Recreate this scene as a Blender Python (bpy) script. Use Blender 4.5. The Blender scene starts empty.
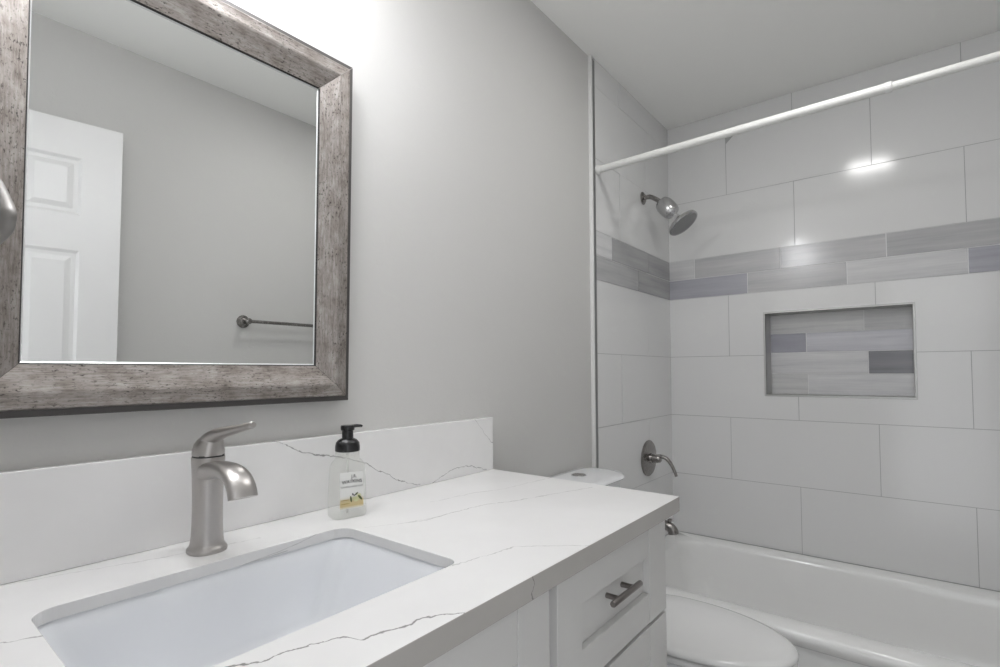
import bpy, bmesh, math, random
from mathutils import Vector, Matrix
random.seed(7)
SC = bpy.context.scene
COL = SC.collection
PI = math.pi

# ------------------------------------------------------------------ camera
CAM = Vector((-0.018, -0.978, 1.1794))
YAW, PITCH, ROLL, FPX, SHY = 0.6696, 0.0341, -0.0045, 517.43, 20.412
F = Vector((math.cos(PITCH) * math.cos(YAW), math.cos(PITCH) * math.sin(YAW), math.sin(PITCH)))
R = Vector((math.sin(YAW), -math.cos(YAW), 0))
U = R.cross(F)
R2 = R * math.cos(ROLL) + U * math.sin(ROLL)
U2 = -R * math.sin(ROLL) + U * math.cos(ROLL)
cd = bpy.data.cameras.new('camera')
cam = bpy.data.objects.new('camera', cd)
COL.objects.link(cam)
cd.sensor_width = 36.0
cd.lens = 36.0 * FPX / 1000.0
cd.shift_x = -2.98 / 1000.0
cd.shift_y = SHY / 1000.0
cd.clip_start = 0.01
cam.matrix_world = Matrix(((R2.x, U2.x, -F.x, CAM.x), (R2.y, U2.y, -F.y, CAM.y), (R2.z, U2.z, -F.z, CAM.z), (0, 0, 0, 1)))
SC.camera = cam

# ------------------------------------------------------------------ world, exposure
w = bpy.data.worlds.new('world')
SC.world = w
w.use_nodes = True
bg = w.node_tree.nodes['Background']
bg.inputs['Color'].default_value = (0.95, 0.97, 1.0, 1)
bg.inputs['Strength'].default_value = 1.4
vs = SC.view_settings
vs.view_transform = 'Standard'
vs.look = 'None'
vs.gamma = 1.0
vs.use_curve_mapping = False
vs.exposure = 0.25
VANITY_W = 5.0       # each bulb of the vanity light
CEIL_W = 4.0        # ceiling light
SHADE_E = 1.2        # lit frosted shades
PANEL_E = 3.0       # lit ceiling diffuser

# ------------------------------------------------------------------ materials
def mat(name, col=(.8, .8, .8), rough=.5, metal=0.0, spec=.5, coat=0.0):
    m = bpy.data.materials.new(name)
    m.use_nodes = True
    b = m.node_tree.nodes['Principled BSDF']
    b.inputs['Base Color'].default_value = (*col, 1)
    b.inputs['Roughness'].default_value = rough
    b.inputs['Metallic'].default_value = metal
    b.inputs['Specular IOR Level'].default_value = spec
    b.inputs['Coat Weight'].default_value = coat
    b.inputs['Coat Roughness'].default_value = .05
    return m


class N:
    """tiny node helper"""
    def __init__(s, m):
        s.t = m.node_tree
        s.b = s.t.nodes.get('Principled BSDF')

    def new(s, typ, **kw):
        n = s.t.nodes.new(typ)
        for k, v in kw.items():
            setattr(n, k, v)
        return n

    def link(s, a, b):
        s.t.links.new(a, b)

    def math(s, op, a, b=None, c=None):
        n = s.new('ShaderNodeMath', operation=op)
        for i, v in enumerate((a, b, c)):
            if v is None:
                continue
            if isinstance(v, (int, float)):
                n.inputs[i].default_value = v
            else:
                s.link(v, n.inputs[i])
        return n.outputs[0]

    def pos(s):
        return s.new('ShaderNodeNewGeometry').outputs['Position']

    def sep(s, v):
        n = s.new('ShaderNodeSeparateXYZ')
        s.link(v, n.inputs[0])
        return n.outputs

    def comb(s, x, y, z):
        n = s.new('ShaderNodeCombineXYZ')
        for i, v in enumerate((x, y, z)):
            if isinstance(v, (int, float)):
                n.inputs[i].default_value = v
            else:
                s.link(v, n.inputs[i])
        return n.outputs[0]

    def noise(s, vec, scale, detail=3, rough=.5, scalev=None):
        if scalev:
            mp = s.new('ShaderNodeMapping')
            mp.inputs['Scale'].default_value = scalev
            s.link(vec, mp.inputs['Vector'])
            vec = mp.outputs[0]
        n = s.new('ShaderNodeTexNoise')
        n.inputs['Scale'].default_value = scale
        n.inputs['Detail'].default_value = detail
        n.inputs['Roughness'].default_value = rough
        s.link(vec, n.inputs['Vector'])
        return n.outputs['Fac']

    def ramp(s, fac, stops):
        n = s.new('ShaderNodeValToRGB')
        e = n.color_ramp.elements
        while len(e) < len(stops):
            e.new(.5)
        for i, (p, c) in enumerate(stops):
            e[i].position = p
            e[i].color = (*c, 1) if len(c) == 3 else c
        s.link(fac, n.inputs[0])
        return n.outputs[0]

    def mix(s, fac, a, b):
        n = s.new('ShaderNodeMix', data_type='RGBA')
        for i, v in ((0, fac), (6, a), (7, b)):
            if isinstance(v, (int, float)):
                n.inputs[i].default_value = v
            elif isinstance(v, tuple):
                n.inputs[i].default_value = (*v, 1)
            else:
                s.link(v, n.inputs[i])
        return n.outputs[2]

    def bump(s, h, strength=.2, dist=.002):
        n = s.new('ShaderNodeBump')
        n.inputs['Strength'].default_value = strength
        n.inputs['Distance'].default_value = dist
        s.link(h, n.inputs['Height'])
        s.link(n.outputs[0], s.b.inputs['Normal'])

    def color(s, c):
        s.link(c, s.b.inputs['Base Color'])


M = {}
# painted wall: pale warm grey satin paint over a hand trowelled skim coat
M['paint'] = mat('wall_paint', (.60, .595, .58), .48, spec=.3)
n = N(M['paint'])
p = n.pos()
a = n.noise(p, 7, 4, .55)
b_ = n.noise(p, 160, 2, .5)
c_ = n.noise(p, 22, 3, .6)
sc_ = n.math('MULTIPLY', n.math('GREATER_THAN', c_, .64), .5)
h = n.math('ADD', n.math('MULTIPLY', a, 1.2), n.math('ADD', n.math('MULTIPLY', b_, .12), sc_))
n.bump(h, .35, .004)
M['ceiling'] = mat('ceiling_paint', (.95, .95, .925), .75)
n = N(M['ceiling'])
n.bump(n.noise(n.pos(), 60, 3), .12, .002)
# tiles
M['tile'] = mat('white_tile_glaze', (.745, .745, .742), .13, spec=.5)
n = N(M['tile'])
p = n.pos()
n.bump(n.noise(p, 5, 2, .4), .12, .004)
M['grout'] = mat('grout', (.40, .40, .40), .8)
M['strip_grout'] = mat('white_grout', (.76, .76, .76), .8)
M['strip'] = mat('striped_stone_tile', (.5, .5, .52), .19, spec=.5)
n = N(M['strip'])
att = n.new('ShaderNodeAttribute', attribute_name='tint')
uv = n.new('ShaderNodeUVMap', uv_map='UVMap').outputs[0]
s1 = n.noise(uv, 1, 4, .6, (2.0, 30.0, 1))
s2 = n.noise(uv, 1, 3, .5, (6.0, 130.0, 1))
f = n.math('ADD', n.math('MULTIPLY', s1, .75), n.math('MULTIPLY', s2, .25))
k = n.ramp(f, [(.27, (.74, .745, .76)), (.44, (.95, .95, .955)), (.56, (1.04, 1.04, 1.035)), (.72, (1.18, 1.175, 1.165))])
mu = n.new('ShaderNodeMix', data_type='RGBA', blend_type='MULTIPLY')
mu.inputs[0].default_value = 1
n.link(att.outputs['Color'], mu.inputs[6])
n.link(k, mu.inputs[7])
n.color(mu.outputs[2])
M['white_trim'] = mat('white_trim', (.78, .78, .77), .35)
M['door_white'] = mat('door_white_paint', (.71, .705, .70), .38)
M['metal_trim'] = mat('anodised_trim', (.30, .30, .30), .38, 1.0)
M['niche_trim'] = mat('niche_trim', (.50, .50, .49), .35, 0.6)
M['floor'] = mat('pale_plank_floor', (.35, .33, .31), .4)
n = N(M['floor'])
p = n.pos()
g = n.noise(p, 1, 5, .6, (3, 40, 1))
n.color(n.ramp(g, [(.3, (.46, .45, .43)), (.7, (.62, .61, .59))]))
# cabinets, porcelain, tub
M['cabinet'] = mat('cabinet_paint', (.64, .635, .625), .32)
M['cabinet_in'] = mat('cabinet_recess', (.62, .61, .60), .5)
M['porcelain'] = mat('porcelain', (.80, .81, .825), .08, spec=.55, coat=.3)
M['sink'] = mat('sink_porcelain', (.82, .835, .86), .10, spec=.55, coat=.3)
M['seat'] = mat('toilet_seat_plastic', (.80, .80, .795), .14)
M['tub'] = mat('tub_enamel', (.88, .88, .87), .14, spec=.5, coat=.2)
M['rubber'] = mat('dark_gap', (.05, .05, .05), .7)
M['rod'] = mat('white_rod', (.74, .74, .72), .35)
# metals


def brushed(name, col, rough, scalev, amt=.10):
    m = mat(name, col, rough, 1.0)
    n = N(m)
    tc = n.new('ShaderNodeTexCoord').outputs['Object']
    f = n.noise(tc, 1, 2, .5, scalev)
    r = n.math('ADD', rough - amt / 2, n.math('MULTIPLY', f, amt))
    n.link(r, n.b.inputs['Roughness'])
    return m


M['nickel'] = brushed('brushed_nickel', (.50, .48, .465), .36, (900, 900, 12), .05)
M['nickel_dark'] = brushed('dark_satin_nickel', (.30, .285, .275), .26, (300, 300, 30))
M['pull'] = brushed('bar_pull_steel', (.27, .25, .24), .30, (20, 400, 400))
M['ring'] = mat('satin_ring', (.32, .31, .30), .55, 1.0)
M['chrome'] = mat('chrome', (.72, .72, .73), .10, 1.0)
M['spray_face'] = mat('spray_face', (.34, .34, .34), .5, .3)
M['satin_chrome'] = mat('satin_chrome', (.52, .52, .52), .22, 1.0)
M['drain'] = mat('drain_metal', (.45, .44, .43), .25, 1.0)
# mirror
M['mirror'] = mat('mirror_silver', (.86, .872, .868), .005, 1.0)
M['mirror_edge'] = mat('mirror_bevel', (.80, .81, .81), .35, .6)
M['frame_edge'] = mat('frame_dark_edge', (.085, .08, .078), .45, .3)
M['frame_gap'] = mat('frame_sight_line', (.02, .018, .018), .6)
M['frame'] = mat('weathered_silver_leaf', (.42, .38, .35), .38, .7)
n = N(M['frame'])
uv = n.new('ShaderNodeUVMap', uv_map='UVMap').outputs[0]
g1 = n.noise(uv, 1, 6, .72, (30, 320, 1))
g2 = n.noise(uv, 1, 5, .65, (22, 40, 1))
g3 = n.noise(uv, 1, 4, .7, (130, 300, 1))
g4 = n.noise(uv, 1, 2, .5, (16, 22, 1))
f = n.math('ADD', n.math('MULTIPLY', g1, .5), n.math('MULTIPLY', g2, .5))
base = n.ramp(f, [(.36, (.15, .128, .115)), (.47, (.29, .260, .240)), (.56, (.385, .355, .335)), (.70, (.52, .50, .475))])
pit = n.math('MULTIPLY', n.ramp(g3, [(.55, (0, 0, 0)), (.63, (1, 1, 1))]), n.ramp(g4, [(.38, (.25, .25, .25)), (.60, (.95, .95, .95))]))
n.color(n.mix(pit, base, (.05, .042, .038)))
n.link(n.math('ADD', .34, n.math('MULTIPLY', g2, .18)), n.b.inputs['Roughness'])
n.bump(g1, .10, .0005)
# soap bottle
M['clear'] = bpy.data.materials.new('clear_plastic')
M['clear'].use_nodes = True
nt = M['clear'].node_tree
nt.nodes.clear()
o_ = nt.nodes.new('ShaderNodeOutputMaterial')
mx = nt.nodes.new('ShaderNodeMixShader')
tr = nt.nodes.new('ShaderNodeBsdfTransparent')
tr.inputs[0].default_value = (.965, .97, .96, 1)
gl = nt.nodes.new('ShaderNodeBsdfGlossy')
gl.inputs['Roughness'].default_value = .06
lw = nt.nodes.new('ShaderNodeLayerWeight')
lw.inputs[0].default_value = .12
geo = nt.nodes.new('ShaderNodeNewGeometry')
inv = nt.nodes.new('ShaderNodeMath')
inv.operation = 'SUBTRACT'
inv.inputs[0].default_value = 1.0
nt.links.new(geo.outputs['Backfacing'], inv.inputs[1])
ml = nt.nodes.new('ShaderNodeMath')
ml.operation = 'MULTIPLY'
nt.links.new(lw.outputs['Fresnel'], ml.inputs[0])
nt.links.new(inv.outputs[0], ml.inputs[1])
df = nt.nodes.new('ShaderNodeBsdfDiffuse')
df.inputs[0].default_value = (.85, .85, .83, 1)
m2 = nt.nodes.new('ShaderNodeMixShader')
m2.inputs[0].default_value = .10
nt.links.new(tr.outputs[0], m2.inputs[1])
nt.links.new(df.outputs[0], m2.inputs[2])
nt.links.new(ml.outputs[0], mx.inputs[0])
nt.links.new(m2.outputs[0], mx.inputs[1])
nt.links.new(gl.outputs[0], mx.inputs[2])
nt.links.new(mx.outputs[0], o_.inputs[0])
M['black_plastic'] = mat('black_plastic', (.012, .012, .013), .22)
M['label'] = mat('label_paper', (.80, .80, .78), .5)
n = N(M['label'])
uv = n.new('ShaderNodeUVMap', uv_map='UVMap').outputs[0]
v = n.sep(uv)[1]
n.color(n.ramp(v, [(0.0, (.78, .76, .68)), (.07, (.62, .50, .26)), (.20, (.66, .55, .31)), (.30, (.78, .77, .72)), (.36, (.80, .80, .78))]))
M['ink'] = mat('black_ink', (.03, .03, .03), .6)
M['leaf'] = mat('printed_leaf', (.09, .11, .03), .6)
M['petal'] = mat('printed_petal', (.70, .70, .42), .6)
M['berry'] = mat('printed_berry', (.04, .035, .07), .6)
M['ochre'] = mat('printed_ochre', (.45, .33, .12), .6)
# lamps


def emit(name, col, s):
    m = bpy.data.materials.new(name)
    m.use_nodes = True
    b = m.node_tree.nodes['Principled BSDF']
    b.inputs['Base Color'].default_value = (.9, .9, .9, 1)
    b.inputs['Emission Color'].default_value = (*col, 1)
    b.inputs['Emission Strength'].default_value = s
    return m


M['shade'] = emit('lit_frosted_shade', (1, .99, .97), SHADE_E)
n = N(M['shade'])
tr = n.new('ShaderNodeBsdfTransparent')
mx = n.new('ShaderNodeMixShader')
mx.inputs[0].default_value = .50
n.link(tr.outputs[0], mx.inputs[1])
n.link(n.b.outputs[0], mx.inputs[2])
n.link(mx.outputs[0], n.t.nodes['Material Output'].inputs[0])
M['bulb'] = emit('lit_bulb', (1, .97, .93), 30)
M['panel'] = emit('lit_diffuser', (1, .98, .95), PANEL_E)

# quartz with thin grey veins: each vein is a drawn line (float curve) with a little wobble


def quartz(name, veins, axes, tone=1.0, wobble=1.0):
    m = mat(name, (.80, .80, .805), .16, spec=.5)
    n = N(m)
    P_ = n.pos()
    s = n.sep(P_)
    wob = n.math('MULTIPLY', n.math('SUBTRACT', n.noise(P_, 48, 3, .65), .5), .016 * wobble)
    wid = n.noise(P_, 45, 4, .6)
    A = s[axes[0]]
    B = n.math('ADD', s[axes[1]], wob)
    total = None
    for pts, width, strength in veins:
        xs = [q[0] for q in pts]
        ys = [q[1] for q in pts]
        x0, x1 = min(xs), max(xs)
        y0, y1 = min(ys), max(ys)
        if y1 - y0 < 1e-4:
            y1 = y0 + 1e-3
        mr = n.new('ShaderNodeMapRange')
        mr.inputs['From Min'].default_value = x0
        mr.inputs['From Max'].default_value = x1
        n.link(A, mr.inputs['Value'])
        fc = n.new('ShaderNodeFloatCurve')
        cu = fc.mapping.curves[0]
        q = [((x - x0) / (x1 - x0), (y - y0) / (y1 - y0)) for x, y in pts]
        q.sort()
        cu.points[0].location = q[0]
        cu.points[1].location = q[-1]
        for c in q[1:-1]:
            cu.points.new(*c)
        for pt in cu.points:
            pt.handle_type = 'VECTOR'
        fc.mapping.update()
        n.link(mr.outputs[0], fc.inputs['Value'])
        yy = n.math('ADD', n.math('MULTIPLY', fc.outputs[0], y1 - y0), y0)
        d = n.math('ABSOLUTE', n.math('SUBTRACT', B, yy))
        slope = 1.0
        wv = n.math('MULTIPLY', n.math('MAXIMUM', .12, n.math('MULTIPLY', n.math('SUBTRACT', wid, .22), 2.0)), width * .75)
        k = n.math('SUBTRACT', 1.0, n.math('MINIMUM', 1.0, n.math('DIVIDE', d, wv)))
        inr = n.math('MULTIPLY', n.math('GREATER_THAN', A, x0 - .002), n.math('LESS_THAN', A, x1 + .002))
        k = n.math('MULTIPLY', n.math('MULTIPLY', n.math('MINIMUM', 1.0, n.math('MULTIPLY', k, 1.6)), inr), min(1.0, strength * 1.2))
        total = k if total is None else n.math('MAXIMUM', total, k)
    cloud = n.noise(P_, 4, 4, .6)
    basec = n.ramp(cloud, [(.35, (.785 * tone, .78 * tone, .775 * tone)), (.65, (.83 * tone, .825 * tone, .82 * tone))])
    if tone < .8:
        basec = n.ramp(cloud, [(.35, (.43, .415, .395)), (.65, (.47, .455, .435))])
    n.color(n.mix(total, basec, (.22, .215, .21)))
    return m


M['quartz'] = quartz('veined_white_quartz', [
    ([(.628, -.215), (.677, -.238), (.758, -.241), (.835, -.253), (.894, -.282), (.984, -.311), (1.117, -.354)], .0045, .42),
    ([(.78, -.145), (.812, -.151), (.903, -.163), (.97, -.192), (1.058, -.200), (1.16, -.212)], .004, .30),
    ([(.54, -.441), (.603, -.454), (.659, -.463), (.704, -.513), (.739, -.557)], .0035, .36),
    ([(.15, -.452), (.213, -.450), (.24, -.466), (.26, -.469), (.302, -.482), (.321, -.493), (.327, -.510), (.355, -.517), (.381, -.527), (.393, -.525), (.415, -.535), (.445, -.560)], .0050, .75),
    ([(.0, -.19), (.088, -.215), (.118, -.230)], .004, .5),
    ([(.577, -.185), (.64, -.220), (.70, -.238)], .003, .30),
    ([(.05, .0), (.171, -.025), (.284, -.062), (.427, -.089)], .0035, .28),
    ([(.30, -.1455), (.36, -.1435), (.43, -.1462), (.47, -.1440)], .0016, .0),
], (0, 1))
M['quartz_splash'] = quartz('veined_white_quartz_splash', [
    ([(.484, 1.052), (.520, 1.036), (.553, 1.018), (.622, 1.001), (.680, .985), (.723, .966), (.811, .916), (.869, .899)], .0028, .75),
    ([(.905, .888), (.913, .895), (.946, .908), (1.003, .923), (1.063, .917), (1.125, .900)], .0024, .65),
    ([(1.075, 1.047), (1.136, .985), (1.16, .97)], .0026, .5),
], (0, 2))
M['quartz_cut'] = quartz('veined_white_quartz_cut', [
    ([(.36, .8775), (.40, .8805), (.435, .8830), (.47, .8880), (.50, .8945)], .0010, .55),
    ([(.33, .8772), (.40, .8790), (.445, .8800)], .0011, .75),
], (0, 2), .93, .2)
# the front edge carries one crack-like vein that crosses it from top to bottom
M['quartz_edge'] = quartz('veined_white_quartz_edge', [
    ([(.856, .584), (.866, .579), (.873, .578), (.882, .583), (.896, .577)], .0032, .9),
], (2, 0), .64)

# ------------------------------------------------------------------ mesh helpers
OFF = {}


def box(bm, x0, x1, y0, y1, z0, z1, mi=0):
    vs_ = [bm.verts.new(c) for c in ((x0, y0, z0), (x1, y0, z0), (x1, y1, z0), (x0, y1, z0), (x0, y0, z1), (x1, y0, z1), (x1, y1, z1), (x0, y1, z1))]
    fs = [(0, 3, 2, 1), (4, 5, 6, 7), (0, 1, 5, 4), (1, 2, 6, 5), (2, 3, 7, 6), (3, 0, 4, 7)]
    out = []
    for f in fs:
        ff = bm.faces.new([vs_[i] for i in f])
        ff.material_index = mi
        out.append(ff)
    return out


def loft(bm, rings, cap0=True, cap1=True, closed=True, mi=0):
    vr = [[bm.verts.new(c) for c in r] for r in rings]
    m = len(vr[0])
    for a, b in zip(vr, vr[1:]):
        for i in range(m if closed else m - 1):
            j = (i + 1) % m
            bm.faces.new((a[i], a[j], b[j], b[i])).material_index = mi
    if cap0:
        bm.faces.new(list(reversed(vr[0]))).material_index = mi
    if cap1:
        bm.faces.new(vr[-1]).material_index = mi
    return vr


def rrect(x0, x1, y0, y1, r, z, seg=6):
    """rounded rectangle ring, counter-clockwise; r may be 4 radii (x1y0, x1y1, x0y1, x0y0)"""
    rs = r if isinstance(r, (tuple, list)) else (r,) * 4
    out = []
    for (cx, cy, a0), q in zip(((x1, y0, -90), (x1, y1, 0), (x0, y1, 90), (x0, y0, 180)), rs):
        sx = -1 if cx == x1 else 1
        sy = -1 if cy == y1 else 1
        for i in range(seg + 1):
            a = math.radians(a0 + 90 * i / seg)
            out.append((cx + sx * q + q * math.cos(a), cy + sy * q + q * math.sin(a), z))
    return out


def frame_of(d):
    d = d.normalized()
    up = Vector((0, 0, 1)) if abs(d.z) < .9 else Vector((1, 0, 0))
    x = d.cross(up).normalized()
    return x, x.cross(d).normalized()


def lathe(bm, origin, axis, prof, seg=32, mi=0):
    """prof: (distance along the axis, radius) pairs"""
    o = Vector(origin)
    ax = Vector(axis).normalized()
    x, y = frame_of(ax)
    rings = []
    for t, r in prof:
        r = max(r, 1e-5)
        rings.append([o + ax * t + (x * math.cos(2 * PI * i / seg) + y * math.sin(2 * PI * i / seg)) * r for i in range(seg)])
    return loft(bm, rings, True, True, mi=mi)


def tube(bm, pts, rad, seg=16, flat=1.0, cap=True, mi=0, closed=False):
    """swept round (or oval) tube; rad a number or list of radii"""
    pts = [Vector(q) for q in pts]
    m = len(pts)
    rad = rad if isinstance(rad, (list, tuple)) else [rad] * m
    rings = []
    px = None
    for i, q in enumerate(pts):
        if closed:
            d = pts[(i + 1) % m] - pts[i - 1]
        else:
            d = pts[min(i + 1, m - 1)] - pts[max(i - 1, 0)]
        d.normalize()
        if px is None:
            px, _ = frame_of(d)
        px = (px - d * px.dot(d)).normalized()
        py = d.cross(px)
        r = rad[i]
        r = r if isinstance(r, tuple) else (r, r * flat)
        rings.append([q + px * (r[0] * math.cos(2 * PI * j / seg)) + py * (r[1] * math.sin(2 * PI * j / seg)) for j in range(seg)])
    if closed:
        rings.append(rings[0])
        loft(bm, rings, False, False, mi=mi)
        bmesh.ops.remove_doubles(bm, verts=bm.verts, dist=1e-6)
    else:
        loft(bm, rings, cap, cap, mi=mi)


def smooth_path(ctrl, k=8):
    """Catmull-Rom through control points"""
    c = [Vector(q) for q in ctrl]
    c = [c[0] * 2 - c[1]] + c + [c[-1] * 2 - c[-2]]
    out = []
    for i in range(1, len(c) - 2):
        p0, p1, p2, p3 = c[i - 1:i + 3]
        for j in range(k):
            t = j / k
            out.append(.5 * ((2 * p1) + (p2 - p0) * t + (2 * p0 - 5 * p1 + 4 * p2 - p3) * t * t + (3 * p1 - p0 - 3 * p2 + p3) * t ** 3))
    out.append(c[-2])
    return out


def finish(o, bevel=0, seg=2, smooth=True, angle=35):
    me = o.data
    if smooth:
        me.shade_smooth()
        try:
            me.set_sharp_from_angle(angle=math.radians(angle))
        except Exception:
            pass
    if bevel:
        b = o.modifiers.new('bevel', 'BEVEL')
        b.width = bevel
        b.segments = seg
        b.limit_method = 'ANGLE'
        b.angle_limit = math.radians(40)
        b.harden_normals = True


def obj(name, bm, mats, parent=None, bevel=0, seg=2, smooth=True, angle=35, recalc=True, loc=None):
    """links bm (world coordinates) as ONE mesh object, with its origin at its thing's base"""
    if recalc:
        bmesh.ops.recalc_face_normals(bm, faces=bm.faces)
    off = OFF[parent.name] if parent else Vector(loc or (0, 0, 0))
    bmesh.ops.translate(bm, verts=bm.verts, vec=-off)
    me = bpy.data.meshes.new(name)
    bm.to_mesh(me)
    bm.free()
    o = bpy.data.objects.new(name, me)
    COL.objects.link(o)
    for m in (mats if isinstance(mats, (list, tuple)) else [mats]):
        me.materials.append(m)
    if parent:
        o.parent = parent
    else:
        o.location = off
    OFF[o.name] = off
    finish(o, bevel, seg, smooth, angle)
    return o


def thing(name, label, cat, loc):
    o = bpy.data.objects.new(name, None)
    COL.objects.link(o)
    o.empty_display_size = .05
    o.location = loc
    o['label'] = label
    o['category'] = cat
    OFF[o.name] = Vector(loc)
    return o


def tag(o, label, cat):
    o['label'] = label
    o['category'] = cat
    return o


def struct(name, bm, mats, **kw):
    o = obj(name, bm, mats, **kw)
    o['kind'] = 'structure'
    return o


BM = bmesh.new

# ------------------------------------------------------------------ the room shell
XB = 2.6107          # tiled wall behind the tub
YS = -1.515          # wall opposite the vanity
ZC = 2.440           # ceiling
YP = 0.010           # painted face of the vanity wall (the tile face stands at y = 0)
XT = 1.803           # where the tile surround starts
Z0 = .3686           # tub rim / first tile row
TP = .29362          # tile pitch
BT = Z0 + 4 * TP + .1969   # top of the decorative band
BAND = Z0 + 4 * TP         # bottom of the band
NY0, NY1, NZ0, NZ1 = -.983, -.447, 1.069, 1.441   # niche opening
ND = .110

bm = BM()
box(bm, -.17, XB + .12, YS - .1, .11, -.1, 0)
struct('floor', bm, M['floor'])
bm = BM()
box(bm, -.17, XB + .12, YS - .1, .11, ZC, ZC + .1)
struct('ceiling', bm, M['ceiling'])
bm = BM()
box(bm, -.17, XB + .12, YP, YP + .1, 0, ZC)
struct('wall_north', bm, M['paint'])
bm = BM()
box(bm, -.17, XB + .12, YS - .1, YS, 0, ZC)
struct('wall_south', bm, M['paint'])
# west wall with the doorway the photographer stands in
WX = -.055            # face of the west wall
DY0, DY1, DZ = -1.505, -.840, 2.063
bm = BM()
box(bm, WX - .115, WX, DY1, YP, 0, ZC)
box(bm, WX - .115, WX, YS, DY0, 0, ZC)
box(bm, WX - .115, WX, DY0, DY1, DZ, ZC)
struct('wall_west', bm, M['paint'])
bm = BM()
box(bm, WX, WX + .010, DY1 + .004, DY1 + .062, 0, DZ + .06)
box(bm, WX, WX + .010, DY0, DY1 + .062, DZ + .004, DZ + .062)
struct('trim_1', bm, M['white_trim'], bevel=.002)


def rect_minus(r, h):
    """rectangle (a0,a1,b0,b1) minus hole -> list of rectangles"""
    a0, a1, b0, b1 = r
    c0, c1, d0, d1 = h
    if a1 <= c0 or a0 >= c1 or b1 <= d0 or b0 >= d1:
        return [r]
    out = []
    if b0 < d0:
        out.append((a0, a1, b0, d0))
    if b1 > d1:
        out.append((a0, a1, d1, b1))
    lo, hi = max(b0, d0), min(b1, d1)
    if a0 < c0:
        out.append((a0, c0, lo, hi))
    if a1 > c1:
        out.append((c1, a1, lo, hi))
    return out


GAP = .0011
LIGHT, MID, DARK, LILAC = (.60, .60, .605), (.49, .49, .495), (.30, .30, .32), (.40, .40, .44)


def tiled(bm, mapf, la, lb, strips_top, strips_bot, hole=None, seed=1):
    """tiles on a wall: la..lb along the wall, mapf(along, height, out) -> point.  Each tile lies very slightly out of true."""
    rnd = random.Random(seed)
    uvl = (bm.loops.layers.uv.get('UVMap') or bm.loops.layers.uv.new('UVMap'))
    cl = bm.loops.layers.float_color.new('tint')

    def put(r, depth, ta, tb, mi, col=(1, 1, 1), u0=0.0):
        ca, cb = (r[0] + r[1]) / 2, (r[2] + r[3]) / 2
        gp = GAP if mi == 0 else .0016
        rr = (r[0] + gp, r[1] - gp, r[2] + gp, r[3] - gp)
        for q in (rect_minus(rr, hole) if hole else [rr]):
            def pt(a, b, d):
                return mapf(a, b, d + (ta * (a - ca) + tb * (b - cb) if d > 0 else 0))
            cs = ((q[0], q[2]), (q[1], q[2]), (q[1], q[3]), (q[0], q[3]))
            top = [bm.verts.new(pt(a, b, depth)) for a, b in cs]
            bot = [bm.verts.new(mapf(a, b, -.002)) for a, b in cs]
            fs = [bm.faces.new(top)]
            for i in range(4):
                j = (i + 1) % 4
                fs.append(bm.faces.new((bot[i], bot[j], top[j], top[i])))
            for f in fs:
                f.material_index = mi
                for l, c in zip(f.loops, list(cs) if f is fs[0] else [cs[0]] * 4):
                    l[uvl].uv = (c[0] + u0, c[1] + u0 * 3.7)
                    l[cl] = (*col, 1)

    # grout bed
    for q in (rect_minus((la, lb, Z0 - .02, ZC), hole) if hole else [(la, lb, Z0 - .02, ZC)]):
        vs_ = [bm.verts.new(mapf(a, b, 0)) for a, b in ((q[0], q[2]), (q[1], q[2]), (q[1], q[3]), (q[0], q[3]))]
        bm.faces.new(vs_).material_index = 1
    rows = [(Z0 + i * TP, Z0 + (i + 1) * TP, i % 2) for i in range(4)] + [(BT + i * TP, min(BT + (i + 1) * TP, ZC), i % 2) for i in range(3)]
    W = .576
    for z0, z1, par in rows:
        if z1 - z0 < .01:
            continue
        s = -W * 6 - (W / 2 if par else 0)
        while s < lb:
            a0, a1 = max(s, la), min(s + W, lb)
            if a1 - a0 > .004:
                put((a0, a1, z0, z1), .0012, rnd.uniform(-.004, .004), rnd.uniform(-.004, .004), 0)
            s += W
    zm = BAND + .0985
    vs_ = [bm.verts.new(mapf(a, b, .0004)) for a, b in ((la, BAND), (lb, BAND), (lb, BT), (la, BT))]
    bm.faces.new(vs_).material_index = 4
    for row, (z0, z1) in ((strips_top, (zm, BT)), (strips_bot, (BAND, zm))):
        for i, (a0, a1, col) in enumerate(row):
            if col is None:
                put((a0, a1, z0, z1), .0012, 0, 0, 0)
            else:
                put((a0, a1, z0, z1), .0022, rnd.uniform(-.004, .004), rnd.uniform(-.005, .005), 2, col, rnd.uniform(0, 5))


# east wall: along = distance from the vanity wall (0 .. 1.405)
bm = BM()
hole = (-NY1, -NY0, NZ0, NZ1)
tiled(bm, lambda a, b, d: (XB - d, -a, b), 0, -YS,
      [(0, .129, LIGHT), (.129, .516, MID), (.516, .905, MID), (.905, 1.295, (.46, .46, .465)), (1.295, 1.515, (.46, .46, .465))],
      [(0, .375, LILAC), (.375, .768, MID), (.768, 1.153, LIGHT), (1.153, 1.515, LILAC)], hole, 3)
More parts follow.
